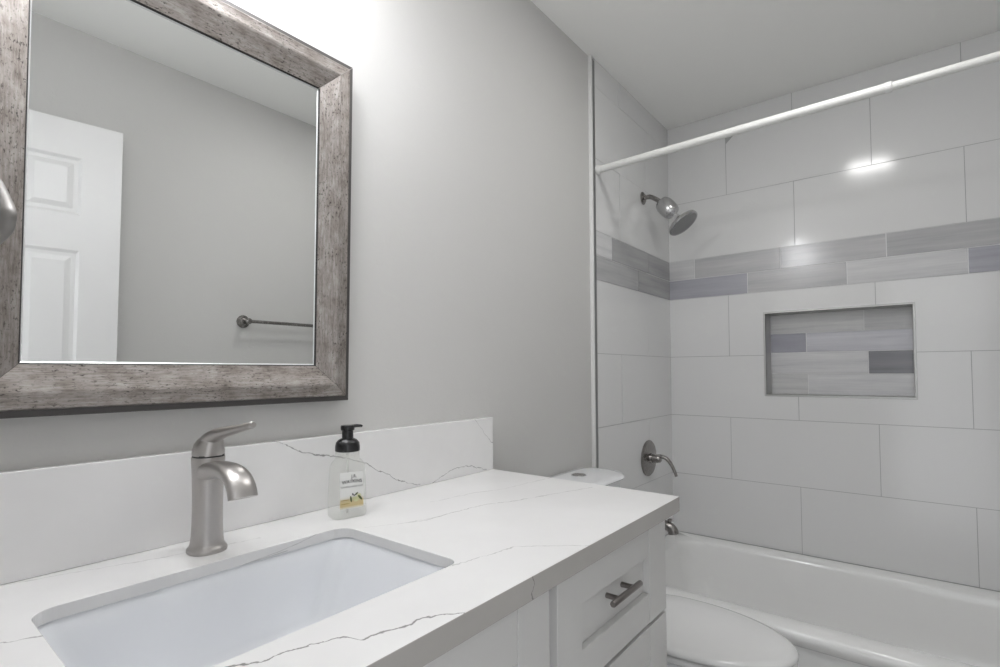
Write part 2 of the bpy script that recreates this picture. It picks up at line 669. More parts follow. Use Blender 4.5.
# the niche's sides and the striped tiles at its back
xn = XB + ND
for q in (((XB, NY1, NZ0), (xn, NY1, NZ0), (xn, NY1, NZ1), (XB, NY1, NZ1)), ((XB, NY0, NZ0), (XB, NY0, NZ1), (xn, NY0, NZ1), (xn, NY0, NZ0)),
          ((XB, NY0, NZ0), (xn, NY0, NZ0), (xn, NY1, NZ0), (XB, NY1, NZ0)), ((XB, NY0, NZ1), (XB, NY1, NZ1), (xn, NY1, NZ1), (xn, NY0, NZ1))):
    bm.faces.new([bm.verts.new(c) for c in q]).material_index = 3
bm.faces.new([bm.verts.new(c) for c in ((xn, NY0, NZ0), (xn, NY0, NZ1), (xn, NY1, NZ1), (xn, NY1, NZ0))]).material_index = 4
uvl = (bm.loops.layers.uv.get('UVMap') or bm.loops.layers.uv.new('UVMap'))
cl = bm.loops.layers.float_color['tint']
zs = [NZ0, 1.163, 1.262, 1.352, NZ1]
nrows = [[(-NY1, .600, (.64, .64, .64)), (.600, -NY0, (.68, .68, .69))],
         [(-NY1, .828, (.68, .68, .69)), (.828, -NY0, (.25, .25, .27))],
         [(-NY1, .596, (.38, .38, .43)), (.596, -NY0, (.58, .58, .62))],
         [(-NY1, .816, (.70, .70, .70)), (.816, -NY0, (.66, .66, .66))]]
rnd = random.Random(5)
for i, row in enumerate(nrows):
    for a0, a1, col in row:
        u0 = rnd.uniform(0, 6)
        cs = ((a0 + .0016, zs[i] + .0014), (a1 - .0016, zs[i] + .0014), (a1 - .0016, zs[i + 1] - .0014), (a0 + .0016, zs[i + 1] - .0014))
        f = bm.faces.new([bm.verts.new((xn - .0015, -a, b)) for a, b in cs])
        f.material_index = 2
        for l, c in zip(f.loops, cs):
            l[uvl].uv = (c[0] + u0, c[1] + u0 * 2.3)
            l[cl] = (*col, 1)
MT = [M['tile'], M['grout'], M['strip'], M['niche_trim'], M['strip_grout']]
box(bm, XB + ND + .03, XB + .2, YS - .1, .11, 0, ZC, 1)
struct('wall_east', bm, MT, smooth=False)
# tile on the vanity wall and on the opposite wall of the alcove
bm = BM()
tiled(bm, lambda a, b, d: (XB - a, -d, b), 0, XB - XT - .012,
      [(0, .280, (.38, .38, .385)), (.280, .656, (.40, .40, .405)), (.656, .7957, (.66, .66, .665))],
      [(0, .397, (.40, .40, .40)), (.397, .7957, (.46, .46, .465))], None, 4)
struct('wall_north_tile', bm, MT, smooth=False)
bm = BM()
tiled(bm, lambda a, b, d: (XB - a, YS + .01 + d, b), 0, XB - XT - .012,
      [(0, .39, MID), (.39, .7957, LIGHT)], [(0, .2, LIGHT), (.2, .59, MID), (.59, .7957, LILAC)], None, 6)
struct('wall_south_tile', bm, MT, smooth=False)
# white bullnose and the metal edge profile where the tile surround stops
bm = BM()
box(bm, 1.783, 1.7955, -.004, YP, 0, ZC - .001)
struct('trim_2', bm, M['white_trim'], bevel=.002)
bm = BM()
box(bm, 1.7955, 1.8155, -.0028, YP, .36, ZC - .012)
struct('trim_3', bm, M['metal_trim'], bevel=.001)
# metal trim round the niche opening
bm = BM()
t = .0085
box(bm, XB - .003, XB + .012, NY0 - t, NY1 + t, NZ1, NZ1 + t)
box(bm, XB - .003, XB + .012, NY0 - t, NY1 + t, NZ0 - t, NZ0)
box(bm, XB - .003, XB + .012, NY1, NY1 + t, NZ0, NZ1)
box(bm, XB - .003, XB + .012, NY0 - t, NY0, NZ0, NZ1)
struct('trim_4', bm, M['niche_trim'], bevel=.001)
bm = BM()
box(bm, 0.62, 1.82, YS, YS + .014, 0, .09)
struct('baseboard_south', bm, M['white_trim'], bevel=.003)
bm = BM()
box(bm, 1.128, 1.822, -.004, YP, 0, .09)
struct('baseboard_north', bm, M['white_trim'], bevel=.003)

# open six-panel door, seen in the mirror: hinged on the west wall, swung almost flat to the south wall
HX, HY = -.049, -1.5041
dirv = Vector((.608, .0930, 0)).normalized()
nrm = Vector((-dirv.y, dirv.x, 0))
DW, DT, DZ0, DZ1 = .665, .035, .012, 2.047
door = bpy.data.objects.new('door_1', None)
COL.objects.link(door)
door['kind'] = 'structure'
OFF['door_1'] = Vector((0, 0, 0))


def dpt(u, d, z):
    q = Vector((HX, HY, 0)) + dirv * u + nrm * d
    return (q.x, q.y, z)


bm = BM()
panels = []
for u0, u1 in ((.118, .285), (.381, .548)):
    for z0, z1 in ((1.710, 1.917), (1.01, 1.582), (.20, .86)):
        panels.append((u0, u1, z0, z1))


def door_face(bm, d, sgn):
    us = sorted({0, DW} | {v for p_ in panels for v in p_[:2]})
    zz = sorted({DZ0, DZ1} | {v for p_ in panels for v in p_[2:]})
    for i in range(len(us) - 1):
        for j in range(len(zz) - 1):
            r = (us[i], us[i + 1], zz[j], zz[j + 1])
            if r in panels:
                lev = [(0, 0), (.010, -.007), (.022, -.007), (.040, -.0015)]
                rings = []
                for ins, dep in lev:
                    rings.append([dpt(a, d + sgn * dep, b) for a, b in ((r[0] + ins, r[2] + ins), (r[1] - ins, r[2] + ins), (r[1] - ins, r[3] - ins), (r[0] + ins, r[3] - ins))])
                loft(bm, rings, False, True)
            else:
                bm.faces.new([bm.verts.new(dpt(a, d, b)) for a, b in ((r[0], r[2]), (r[1], r[2]), (r[1], r[3]), (r[0], r[3]))])


door_face(bm, DT, 1)
door_face(bm, 0, -1)
for q in (((0, DZ0), (DW, DZ0)), ((DW, DZ0), (DW, DZ1)), ((DW, DZ1), (0, DZ1)), ((0, DZ1), (0, DZ0))):
    (a, b), (c, e) = q
    bm.faces.new([bm.verts.new(v) for v in (dpt(a, 0, b), dpt(c, 0, e), dpt(c, DT, e), dpt(a, DT, b))])
bmesh.ops.remove_doubles(bm, verts=bm.verts, dist=1e-5)
obj('door_leaf', bm, M['door_white'], door, smooth=False)
bm = BM()
k0 = Vector(dpt(DW - .06, DT, .95))
lathe(bm, k0, nrm, [(0, .030), (.006, .030), (.010, .024), (.012, .012), (.035, .011), (.042, .022), (.055, .027), (.066, .022), (.070, .008)], 28)
obj('door_knob', bm, M['nickel'], door)

# ------------------------------------------------------------------ bathtub
t = thing('bathtub', 'white alcove bathtub along the tiled wall', 'bathtub', (2.22, -.7, 0))
bm = BM()
y0, y1 = YS + .013, -.003
x0, x1 = 1.826, XB - .004
rings = [rrect(x0 + .035, x1, y0, y1, .004, 0), rrect(x0 + .035, x1, y0, y1, .004, Z0 - .060),
         rrect(x0 + .006, x1, y0, y1, .004, Z0 - .040), rrect(x0, x1, y0, y1, .005, Z0 - .020), rrect(x0 + .003, x1, y0, y1, .006, Z0 - .006),
         rrect(x0 + .012, x1 - .004, y0 + .004, y1 - .004, .008, Z0)]
cav = [(.088, .10, .078, 0.0, .10), (.098, .104, .084, -.004, .10), (.106, .108, .090, -.014, .10), (.112, .112, .095, -.035, .10),
       (.125, .125, .115, -.15, .10), (.140, .145, .150, -.25, .10), (.175, .18, .19, -.285, .10), (.24, .24, .26, -.295, .09)]
for fx, ex, ey, dz, r in cav:
    rings.append(rrect(x0 + fx, x1 - ex * .86, y0 + ey * 1.3, y1 - ey, r, Z0 + dz))
loft(bm, rings, True, True)
obj('tub_shell', bm, M['tub'], t, angle=50)
bm = BM()
lathe(bm, (2.24, -.42, Z0 - .2935), (0, 0, 1), [(0, .032), (.003, .032), (.005, .026), (.005, .006), (.009, .005)], 28)
obj('tub_drain', bm, M['nickel_dark'], t)
# tub spout
t = thing('tub_spout', 'small dark metal tub spout on tiled wall just above the bathtub rim', 'tub spout', (2.29, 0, .478))
bm = BM()
lathe(bm, (2.29, -.001, .480), (0, -1, 0), [(0, .034), (.004, .034), (.010, .026)], 28)
obj('flange', bm, M['nickel_dark'], t)
bm = BM()
path = smooth_path([(2.29, -.006, .482), (2.29, -.06, .484), (2.29, -.096, .480), (2.29, -.116, .466), (2.29, -.120, .450)], 6)
tube(bm, path, [.024 - .002 * math.sin(i / len(path) * 3) for i in range(len(path))], 24)
obj('spout_body', bm, M['nickel_dark'], t)
bm = BM()
lathe(bm, (2.29, -.104, .490), (0, -.05, 1), [(0, .005), (.014, .005), (.015, .010), (.022, .011), (.025, .006)], 20)
obj('diverter_knob', bm, M['nickel_dark'], t)

# tub valve
t = thing('tub_valve', 'round dark nickel tub valve plate with curved lever on tiled wall', 'tub valve', (2.303, 0, .774))
bm = BM()
lathe(bm, (2.303, -.001, .774), (0, -1, 0), [(0, .083), (.004, .083), (.009, .078), (.012, .060), (.013, .030)], 48)
obj('escutcheon', bm, M['nickel_dark'], t)
bm = BM()
lathe(bm, (2.303, -.008, .774), (0, -1, 0), [(0, .024), (.012, .022), (.014, .019), (.040, .018), (.050, .016), (.056, .010)], 32)
obj('handle_hub', bm, M['nickel_dark'], t)
bm = BM()
path = smooth_path([(2.303, -.040, .786), (2.303, -.066, .787), (2.303, -.090, .778), (2.303, -.110, .754), (2.303, -.126, .722), (2.303, -.132, .704)], 6)
m_ = len(path)
tube(bm, path, [(.0135 - .006 * i / m_, .0095 - .0035 * i / m_) for i in range(m_)], 18)
obj('lever', bm, M['nickel_dark'], t)

# shower head
t = thing('fixed_shower', 'chrome shower head with round filter body on bent arm', 'shower head', (2.281, 0, 1.991))
bm = BM()
lathe(bm, (2.281, -.001, 1.991), (0, -1, 0), [(0, .030), (.003, .030), (.008, .024), (.012, .012)], 32)
obj('flange', bm, M['nickel_dark'], t)
ax = Vector((0, -.66, -.75)).normalized()
fc = Vector((2.281, -.118, 1.922))
bm = BM()
path = smooth_path([(2.281, -.004, 1.991), (2.281, -.035, 1.991), (2.281, -.060, 1.977), fc - ax * .042], 7)
tube(bm, path, .0105, 18)
obj('shower_arm', bm, M['nickel_dark'], t)
bm = BM()
lathe(bm, fc, ax, [(-.044, .013), (-.043, .028), (-.039, .033), (-.022, .039), (.000, .0405), (.022, .039), (.036, .034), (.040, .031), (.041, .014)], 40)
obj('filter_body', bm, M['satin_chrome'], t)
bm = BM()
lathe(bm, fc, ax, [(.036, .013), (.044, .013), (.045, .009), (.060, .009), (.061, .014), (.074, .015), (.076, .010)], 28)
obj('swivel_joint', bm, M['chrome'], t)
hd = fc + ax * .088
ax2 = Vector((0, -.60, -.80)).normalized()
bm = BM()
lathe(bm, hd, ax2, [(-.004, .012), (.002, .018), (.006, .040), (.010, .063), (.014, .070), (.024, .0715), (.028, .069)], 48)
h_ = obj('spray_head', bm, M['satin_chrome'], t)
bm = BM()
lathe(bm, hd, ax2, [(.024, .0), (.0285, .0635), (.0288, .0637)][1:], 48)
for ring, cnt in ((.016, 8), (.032, 14), (.048, 22)):
    x_, y_ = frame_of(ax2)
    for i in range(cnt):
        a = 2 * PI * i / cnt
        lathe(bm, hd + ax2 * .028 + (x_ * math.cos(a) + y_ * math.sin(a)) * ring, ax2, [(0, .0022), (.003, .0016)], 6)
obj('spray_face', bm, M['spray_face'], h_)

# shower curtain rod
t = thing('shower_curtain_rod', 'white telescoping shower curtain rod spanning the tub below the ceiling', 'curtain rod', (1.83, -.7, 1.987))
yr = YS + .0085
bm = BM()
tube(bm, [(1.83, -.016, 1.9872), (1.83, -.95, 1.9966)], .0138, 24)
obj('outer_tube', bm, M['rod'], t)
bm = BM()
tube(bm, [(1.83, -.93, 1.9964), (1.83, yr + .014, 2.0022)], .0118, 24)
obj('inner_tube', bm, M['rod'], t)
bm = BM()
lathe(bm, (1.83, -.934, 1.9964), (0, -1, .01), [(0, .0152), (.016, .0152), (.018, .0125)], 24)
obj('collar', bm, M['white_trim'], t)
for yy, d, zz in ((-.0032, -1, 1.987), (yr + .004, 1, 2.0023)):
    bm = BM()
    lathe(bm, (1.83, yy, zz), (0, d, 0), [(0, .019), (.006, .019), (.012, .0165), (.016, .015)], 24)
    obj('end_cap', bm, M['rod'], t)

# ------------------------------------------------------------------ toilet
TX = 1.538
t = thing('toilet', 'white toilet with closed lid between the vanity and bathtub', 'toilet', (TX, -.35, 0))
bm = BM()
loft(bm, [rrect(TX - .145, TX + .145, -.172, -.024, .040, .40), rrect(TX - .152, TX + .150, -.174, -.020, .045, .46),
          rrect(TX - .160, TX + .150, -.172, -.018, .050, .803)], True, True)
obj('tank', bm, M['porcelain'], t, bevel=.004, angle=60)
bm = BM()


def lidring(g, z):
    return rrect(TX - .190 + g, TX + .174 - g, -.203 + g, -.002 - g, (.115 - g, .080 - g, .050 - g, .115 - g), z, 12)


loft(bm, [lidring(.045, .8035), lidring(.012, .8085), lidring(.002, .8130), lidring(.0, .8165), lidring(.002, .8205), lidring(.009, .8245), lidring(.03, .8255)], True, True)
obj('tank_lid', bm, M['porcelain'], t, angle=50)
bm = BM()
lathe(bm, (TX - .006, -.078, .8245), (0, 0, 1), [(0, .0265), (.002, .0265), (.0035, .0245)], 36)
b0 = obj('flush_button', bm, M['chrome'], t)
for s in (-1, 1):
    bm = BM()
    pts = []
    for i in range(19):
        a = -PI / 2 + PI * i / 18
        pts.append((TX - .006 + s * (.0012 + .021 * math.cos(a)), -.078 + .021 * math.sin(a)))
    loft(bm, [[(x, y, .8268) for x, y in pts], [(x, y, .8292) for x, y in pts]], True, True)
    obj('button_half', bm, M['drain'], b0, bevel=.0006)


def egg(w, yb, yf, z, m=48, sq=.78):
    """egg outline: widest a third back, rounded front, squarer rear"""
    yc = yb + (yf - yb) * .42
    out = []
    for i in range(m):
        a = 2 * PI * i / m
        c, s = math.cos(a), math.sin(a)
        x = w * (abs(c) ** (1 if s < 0 else sq)) * (1 if c >= 0 else -1)
        y = yc + (yc - yf) * s if s < 0 else yc + (yb - yc) * (abs(s) ** sq)
        out.append((TX + x, y, z))
    return out


bm = BM()
rings = [egg(.105, -.17, -.60, 0.0), egg(.108, -.17, -.605, .02), egg(.100, -.18, -.585, .06), egg(.105, -.18, -.60, .18), egg(.135, -.17, -.655, .27),
         egg(.165, -.16, -.705, .335), egg(.175, -.15, -.722, .374), egg(.176, -.15, -.724, .389), egg(.170, -.155, -.718, .395)]
inner = [egg(.135, -.27, -.680, .395), egg(.125, -.28, -.665, .35), egg(.09, -.32, -.58, .27), egg(.04, -.38, -.48, .22)]
loft(bm, rings + inner, True, True)
obj('bowl', bm, M['porcelain'], t, angle=60)
bm = BM()
box(bm, TX - .15, TX + .15, -.20, -.022, .34, .40)
obj('tank_shelf', bm, M['porcelain'], t, bevel=.02, seg=3)
bm = BM()
so = [egg(.171, -.235, -.715, .3965), egg(.176, -.232, -.722, .4000), egg(.176, -.232, -.722, .4090), egg(.170, -.236, -.715, .4135)]
si = [egg(.118, -.30, -.655, .4135), egg(.115, -.303, -.650, .3970)]
vr = loft(bm, so + si, False, False)
for i in range(48):
    j = (i + 1) % 48
    bm.faces.new((vr[-1][i], vr[-1][j], vr[0][j], vr[0][i]))
obj('seat', bm, M['seat'], t, angle=60)
bm = BM()
loft(bm, [egg(.170, -.225, -.716, .4165), egg(.178, -.220, -.725, .4200), egg(.179, -.220, -.726, .4270), egg(.174, -.222, -.721, .4335), egg(.160, -.230, -.700, .4375),
          egg(.10, -.30, -.60, .4400), egg(.03, -.40, -.48, .4408)], True, True)
obj('seat_lid', bm, M['seat'], t, angle=60)
for s in (-1, 1):
    bm = BM()
    lathe(bm, (TX + s * .075 - .016, -.212, .4110), (1, 0, 0), [(0, .010), (.002, .013), (.030, .013), (.032, .010)], 20)
    obj('lid_hinge', bm, M['seat'], t)

# ------------------------------------------------------------------ vanity cabinet
YF = -.537
ZT = .8615
t = thing('vanity_cabinet', 'white shaker vanity cabinet under the quartz countertop', 'bathroom cabinet', (.56, -.26, 0))
bm = BM()
box(bm, WX + .003, 1.118, -.518, .008, .09, .70)                      # carcass
box(bm, WX + .003, -.025, -.518, .008, .70, ZT)
box(bm, 1.098, 1.118, -.518, .008, .70, ZT)
box(bm, -.025, 1.100, -.518, -.497, .70, ZT)
box(bm, -.025, 1.100, -.012, .008, .70, ZT)
box(bm, .650, .680, -.497, -.012, .70, ZT)
box(bm, WX + .003, 1.118, -.450, -.430, 0, .09)
box(bm, WX + .003, -.035, -.430, .008, 0, .09)
box(bm, 1.100, 1.118, -.430, .008, 0, .09)
obj('carcass', bm, M['cabinet_in'], t, bevel=.001)


def shaker(bm, x0, x1, z0, z1, sl, sr, rb, rt, th=.019, rec=.013):
    """frame-and-panel front: stiles and rails with a recessed panel"""
    y = YF
    box(bm, x0, x0 + sl, y, y + th, z0, z1)
    box(bm, x1 - sr, x1, y, y + th, z0, z1)
    box(bm, x0 + sl + .0005, x1 - sr - .0005, y + .0010, y + th, z1 - rt, z1)
    box(bm, x0 + sl + .0005, x1 - sr - .0005, y + .0010, y + th, z0, z0 + rb)
    box(bm, x0 + sl, x1 - sr, y + rec, y + th - .001, z0 + rb, z1 - rt)


def bar_pull(parent, p0, p1):
    """bar pull: a round bar standing off on two posts"""
    p0, p1 = Vector(p0), Vector(p1)
    d = (p1 - p0).normalized()
    bm = BM()
    tube(bm, [p0, p0 + d * .002, p1 - d * .002, p1], [.0050, .0058, .0058, .0050], 20)
    L = (p1 - p0).length
    for k in (.24, .76):
        q = p0 + d * L * k
        tube(bm, [(q.x, q.y + .001, q.z), (q.x, YF + .0128, q.z)], .0050, 16)
    return obj('handle', bm, M['pull'], parent)


DRW = [(.6555, .857), (.370, .6475), (.105, .362)]
for i, (z0, z1) in enumerate(DRW):
    bm = BM()
    shaker(bm, .672, 1.118, z0, z1, .077, .091, .060, .066)
    d_ = obj('drawer', bm, M['cabinet'], t, bevel=.0012)
    zh = .766 if i == 0 else (z0 + z1) / 2
    bar_pull(d_, (.831, -.551, zh), (.951, -.551, zh))
for x0, x1, xh in ((-.048, .298, .266), (.304, .650, .336)):
    bm = BM()
    shaker(bm, x0, x1, .105, .857, .079, .079, .080, .084)
    d_ = obj('door', bm, M['cabinet'], t, bevel=.0012)
    bar_pull(d_, (xh, -.551, .56), (xh, -.551, .685))

# countertop (slab with a built-up front and right edge) with the sink cut-out
ZK = .895
ZU = .8775
SX0, SX1, SY0, SY1 = .120, .558, -.438, -.147
KX0, KX1, KY0, KY1 = WX + .001, 1.157, -.5565, .0095
bm = BM()
hole_ring = [(x, y) for x, y, _ in rrect(SX0, SX1, SY0, SY1, (.022, .028, .028, .024), 0, 8)]
outer = [(KX0, KY0), (KX1, KY0), (KX1, KY1), (KX0, KY1)]
inner = [(KX0, KY0 + .019), (KX1 - .019, KY0 + .019), (KX1 - .019, KY1), (KX0, KY1)]


def filled(ring, z, hole_z):
    ho = [bm.verts.new((x, y, hole_z)) for x, y in hole_ring]
    ou = [bm.verts.new((x, y, z)) for x, y in ring]
    es = [bm.edges.new((ho[i], ho[(i + 1) % len(ho)])) for i in range(len(ho))] + [bm.edges.new((ou[i], ou[(i + 1) % 4])) for i in range(4)]
    bmesh.ops.triangle_fill(bm, use_beauty=True, use_dissolve=False, edges=es)
    return ho, ou


ho1, ou1 = filled(outer, ZK, ZK)
ho2, in2 = filled(inner, ZU, ZU)
ou3 = [bm.verts.new((x, y, ZT)) for x, y in outer]
in3 = [bm.verts.new((x, y, ZT if i < 3 else ZT)) for i, (x, y) in enumerate(inner)]
for a, b, sel in ((ho1, ho2, 2), (ou1, ou3, 0), (ou3, in3, 0), (in3, in2, 0)):
    for i in range(len(a)):
        k = (i + 1) % len(a)
        q = (a[i], a[k], b[k], b[i])
        if len({tuple(round(c, 6) for c in v.co) for v in q}) < 3:
            continue
        f = bm.faces.new(q)
        if sel == 2:
            f.material_index = 2
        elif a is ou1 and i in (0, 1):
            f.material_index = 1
bmesh.ops.remove_doubles(bm, verts=bm.verts, dist=1e-6)
bmesh.ops.dissolve_degenerate(bm, edges=bm.edges, dist=1e-6)
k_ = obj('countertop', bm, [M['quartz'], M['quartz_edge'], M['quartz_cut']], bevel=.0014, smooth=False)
tag(k_, 'white quartz countertop with grey veins on the vanity', 'countertop')
bm = BM()
box(bm, WX + .001, 1.1565, -.010, YP - .0002, ZK + .0002, 1.0455)
k_ = obj('backsplash', bm, M['quartz_splash'], bevel=.0014, smooth=False)
tag(k_, 'low white quartz backsplash standing behind the faucet', 'backsplash')

# sink basin
t = thing('sink_basin', 'white rectangular undermount sink basin below the faucet', 'sink', (.339, -.29, ZU - .16))
bm = BM()


def sr(gx, gy, gf, z, r):
    return rrect(SX0 + gx, SX1 - gx, SY0 + gf, SY1 - gy, r, z, 8)


ZR = ZU - .0006
rings = [sr(-.024, -.022, -.024, ZR - .010, .04), sr(-.024, -.022, -.024, ZR, .04), sr(-.003, -.003, -.003, ZR, .030), sr(-.001, -.001, -.001, ZR - .004, .030),
         sr(.008, .002, .004, ZR - .025, .030), sr(.026, .006, .010, ZR - .070, .032), sr(.044, .010, .018, ZR - .115, .034), sr(.056, .018, .026, ZR - .132, .036), sr(.078, .040, .045, ZR - .143, .036), sr(.13, .09, .09, ZR - .1475, .04), sr(.19, .125, .125, ZR - .149, .018)]
bot = [sr(.17, .11, .11, ZR - .158, .02), sr(.068, .030, .036, ZR - .153, .05), sr(.034, -.002, .006, ZR - .120, .05), sr(-.008, -.010, -.008, ZR - .020, .04)]
loft(bm, list(reversed(bot)) and rings + bot, False, False)
# close the bottom rim: outer shell back up to the flange
obj('basin', bm, M['sink'], t, angle=60, recalc=True)
bm = BM()
lathe(bm, (.339, -.29, ZU - .1505), (0, 0, 1), [(0, .024), (.0035, .024), (.005, .021), (.005, .017), (.008, .016), (.009, .004)], 32)
obj('drain', bm, M['drain'], t)

# ------------------------------------------------------------------ faucet
FX, FY = .345, -.0835
t = thing('faucet', 'brushed nickel single-handle faucet on the counter behind the sink', 'faucet', (FX, FY, ZK))
bm = BM()


def sqr(w, d, z, r, cx=FX, cy=FY):
    return rrect(cx - w, cx + w, cy - d, cy + d, r, z, 6)


loft(bm, [sqr(.0272, .0272, ZK, .0235), sqr(.0278, .0278, ZK + .002, .0235), sqr(.0278, .0278, ZK + .0050, .0235), sqr(.0268, .0268, ZK + .0075, .023), sqr(.0244, .0244, ZK + .0095, .0205), sqr(.0232, .0232, ZK + .014, .019), sqr(.0222, .0222, ZK + .024, .019),
          sqr(.0213, .0213, ZK + .045, .0185), sqr(.0212, .0212, ZK + .085, .0185), sqr(.0222, .0222, ZK + .120, .0195), sqr(.0236, .0236, ZK + .147, .0210), sqr(.0232, .0232, ZK + .1500, .020)])
obj('body', bm, M['nickel'], t, angle=60)
bm = BM()
loft(bm, [sqr(.0215, .0215, ZK + .149, .016), sqr(.0215, .0215, ZK + .1535, .016)])
obj('swivel_gap', bm, M['rubber'], t)
# spout: a broad ribbon that leaves the front of the body, arches and turns down
bm = BM()
ctrl = [(-.084, 1.0190, .0165, .0115), (-.108, 1.0230, .0195, .0125), (-.143, 1.0285, .0190, .0105), (-.172, 1.0295, .0195, .0088), (-.194, 1.0235, .0202, .0080), (-.208, 1.0110, .0207, .0074), (-.214, .9965, .0210, .0070)]
path = smooth_path([(FX - .003, c[0] + .004, c[1] + .0005) for c in ctrl], 6)
rings = []
mm = len(path)
for i, q in enumerate(path):
    u = i / (mm - 1) * (len(ctrl) - 1)
    j = min(int(u), len(ctrl) - 2)
    fr = u - j
    hw = ctrl[j][2] * (1 - fr) + ctrl[j + 1][2] * fr
    ht = ctrl[j][3] * (1 - fr) + ctrl[j + 1][3] * fr
    d = (path[min(i + 1, mm - 1)] - path[max(i - 1, 0)]).normalized()
    up = Vector((1, 0, 0)).cross(d)
    if up.z < 0 and i < 2:
        up = -up
    up = Vector((0, d.z, -d.y)) if Vector((0, d.z, -d.y)).z > 0 or abs(d.z) > .5 else -Vector((0, d.z, -d.y))
    if up.dot(Vector((0, -1, 1))) < 0:
        up = -up
    ring = []
    for a in range(24):
        th = 2 * PI * a / 24
        c, s = math.cos(th), math.sin(th)
        c = (abs(c) ** .55) * (1 if c >= 0 else -1)
        s = (abs(s) ** .75) * (1 if s >= 0 else -1)
        crown = .0035 * (1 - c * c)      # gently domed top
        ring.append(q + Vector((1, 0, 0)) * hw * c + up * (ht * s + (crown if s > 0 else 0)))
    rings.append(ring)
loft(bm, rings, True, True)
obj('spout', bm, M['nickel'], t, angle=60)
# handle: a hooded cap that sweeps out into a thin lever with a knobbed tip
bm = BM()
zb = ZK + .1525
loft(bm, [sqr(.0226, .0226, zb, .0200), sqr(.0230, .0230, zb + .004, .0205), sqr(.0226, .0228, zb + .010, .0205, FX, FY - .0002), sqr(.0210, .0218, zb + .0175, .0195, FX + .0004, FY - .0014),
          sqr(.0180, .0196, zb + .0245, .0170, FX + .001, FY - .0040), sqr(.0140, .0162, zb + .0300, .0130, FX + .002, FY - .0078), sqr(.0088, .0115, zb + .0338, .0085, FX + .003, FY - .0125), sqr(.003, .005, zb + .0350, .003, FX + .003, FY - .0155)])
cap_ = obj('handle_cap', bm, M['nickel'], t, angle=70)
bm = BM()
path = smooth_path([(FX, FY + .004, zb + .0130), (FX + .001, FY - .010, zb + .0265), (FX + .003, FY - .030, zb + .0350), (FX + .0055, FY - .060, zb + .0415), (FX + .0085, FY - .090, zb + .0475), (FX + .0105, FY - .114, zb + .0525), (FX + .0113, FY - .121, zb + .0540), (FX + .0117, FY - .1255, zb + .0549)], 6)
ws = [(.0165, .011), (.0172, .0115), (.0150, .0100), (.0105, .0078), (.0080, .0062), (.0064, .0054), (.0066, .0060), (.0042, .0038)]
rad = []
mm = len(path)
for i in range(mm):
    u = i / (mm - 1) * 7
    j = min(int(u), 6)
    fr = u - j
    rad.append((ws[j][0] * (1 - fr) + ws[j + 1][0] * fr, ws[j][1] * (1 - fr) + ws[j + 1][1] * fr))
tube(bm, path, rad, 24)
obj('lever', bm, M['nickel'], t, angle=60)

# ------------------------------------------------------------------ soap bottle
SBX, SBY = .6015, -.092
rotz = math.radians(-14)
t = thing('soap_dispenser', 'clear foaming hand soap bottle with black pump on the counter', 'soap bottle', (SBX, SBY, ZK))
RM = Matrix.Translation((SBX, SBY, 0)) @ Matrix.Rotation(rotz, 4, 'Z')


def place(bm):
    bmesh.ops.transform(bm, matrix=RM, verts=bm.verts)
    return bm


def br(w, d, z, r):
    return rrect(-w, w, -d, d, r, z, 6)


z = ZK + .0004
bm = BM()
outer_r = [br(.0315, .0200, z, .012), br(.0345, .0230, z + .003, .014), br(.0350, .0235, z + .010, .014), br(.0342, .0230, z + .060, .014), br(.0325, .0225, z + .094, .014),
           br(.0305, .0220, z + .1030, .016), br(.0262, .0212, z + .1100, .0185), br(.0238, .0212, z + .1130, .0205), br(.0232, .0214, z + .1165, .0212), br(.0232, .0214, z + .130, .0212)]
loft(bm, outer_r, True, True)
place(bm)
bt_ = obj('bottle', bm, M['clear'], t, angle=60)
bm = BM()
lathe(bm, (0, 0, z + .006), (0, 0, 1), [(0, .0025), (.118, .0025)], 12)
place(bm)
obj('dip_tube', bm, M['clear'], bt_)
bm = BM()
lathe(bm, (0, 0, z), (0, 0, 1), [(.1275, .0228), (.129, .0240), (.137, .0240), (.1445, .0225), (.150, .0180), (.1530, .0122), (.1535, .0110), (.169, .0108), (.170, .0105)], 40)
place(bm)
pc = obj('pump_collar', bm, M['black_plastic'], t)
bm = BM()
lathe(bm, (0, 0, z), (0, 0, 1), [(.168, .0115), (.1695, .0132), (.176, .0136), (.1785, .0122), (.179, .004)], 32)
tube(bm, [(.004, 0, z + .1755), (.018, -.001, z + .1765), (.026, -.0015, z + .1760), (.0290, -.0015, z + .1752)], [(.0075, .0036), (.0058, .0034), (.0046, .0030), (.0034, .0024)], 16)
place(bm)
obj('pump_nozzle', bm, M['black_plastic'], pc)
# printed label on the front face
yl = -.0240
lz0, lz1, lw_ = z + .020, z + .090, .0235
bm = BM()
uvl = (bm.loops.layers.uv.get('UVMap') or bm.loops.layers.uv.new('UVMap'))
fr = []
for i in range(13):
    x = -lw_ + 2 * lw_ * i / 12
    edge = max(0, abs(x) - .021)
    y = yl + edge * edge * 9
    fr.append((x, y))
for i in range(12):
    (xa, ya), (xb, yb) = fr[i], fr[i + 1]
    f = bm.faces.new([bm.verts.new(c) for c in ((xa, ya, lz0), (xb, yb, lz0), (xb, yb, lz1), (xa, ya, lz1))])
    for l, c in zip(f.loops, ((xa, 0), (xb, 0), (xb, 1), (xa, 1))):
        l[uvl].uv = ((c[0] + lw_) / (2 * lw_), c[1])
bmesh.ops.remove_doubles(bm, verts=bm.verts, dist=1e-6)
place(bm)
lab = obj('label_sticker', bm, M['label'], bt_, recalc=False)


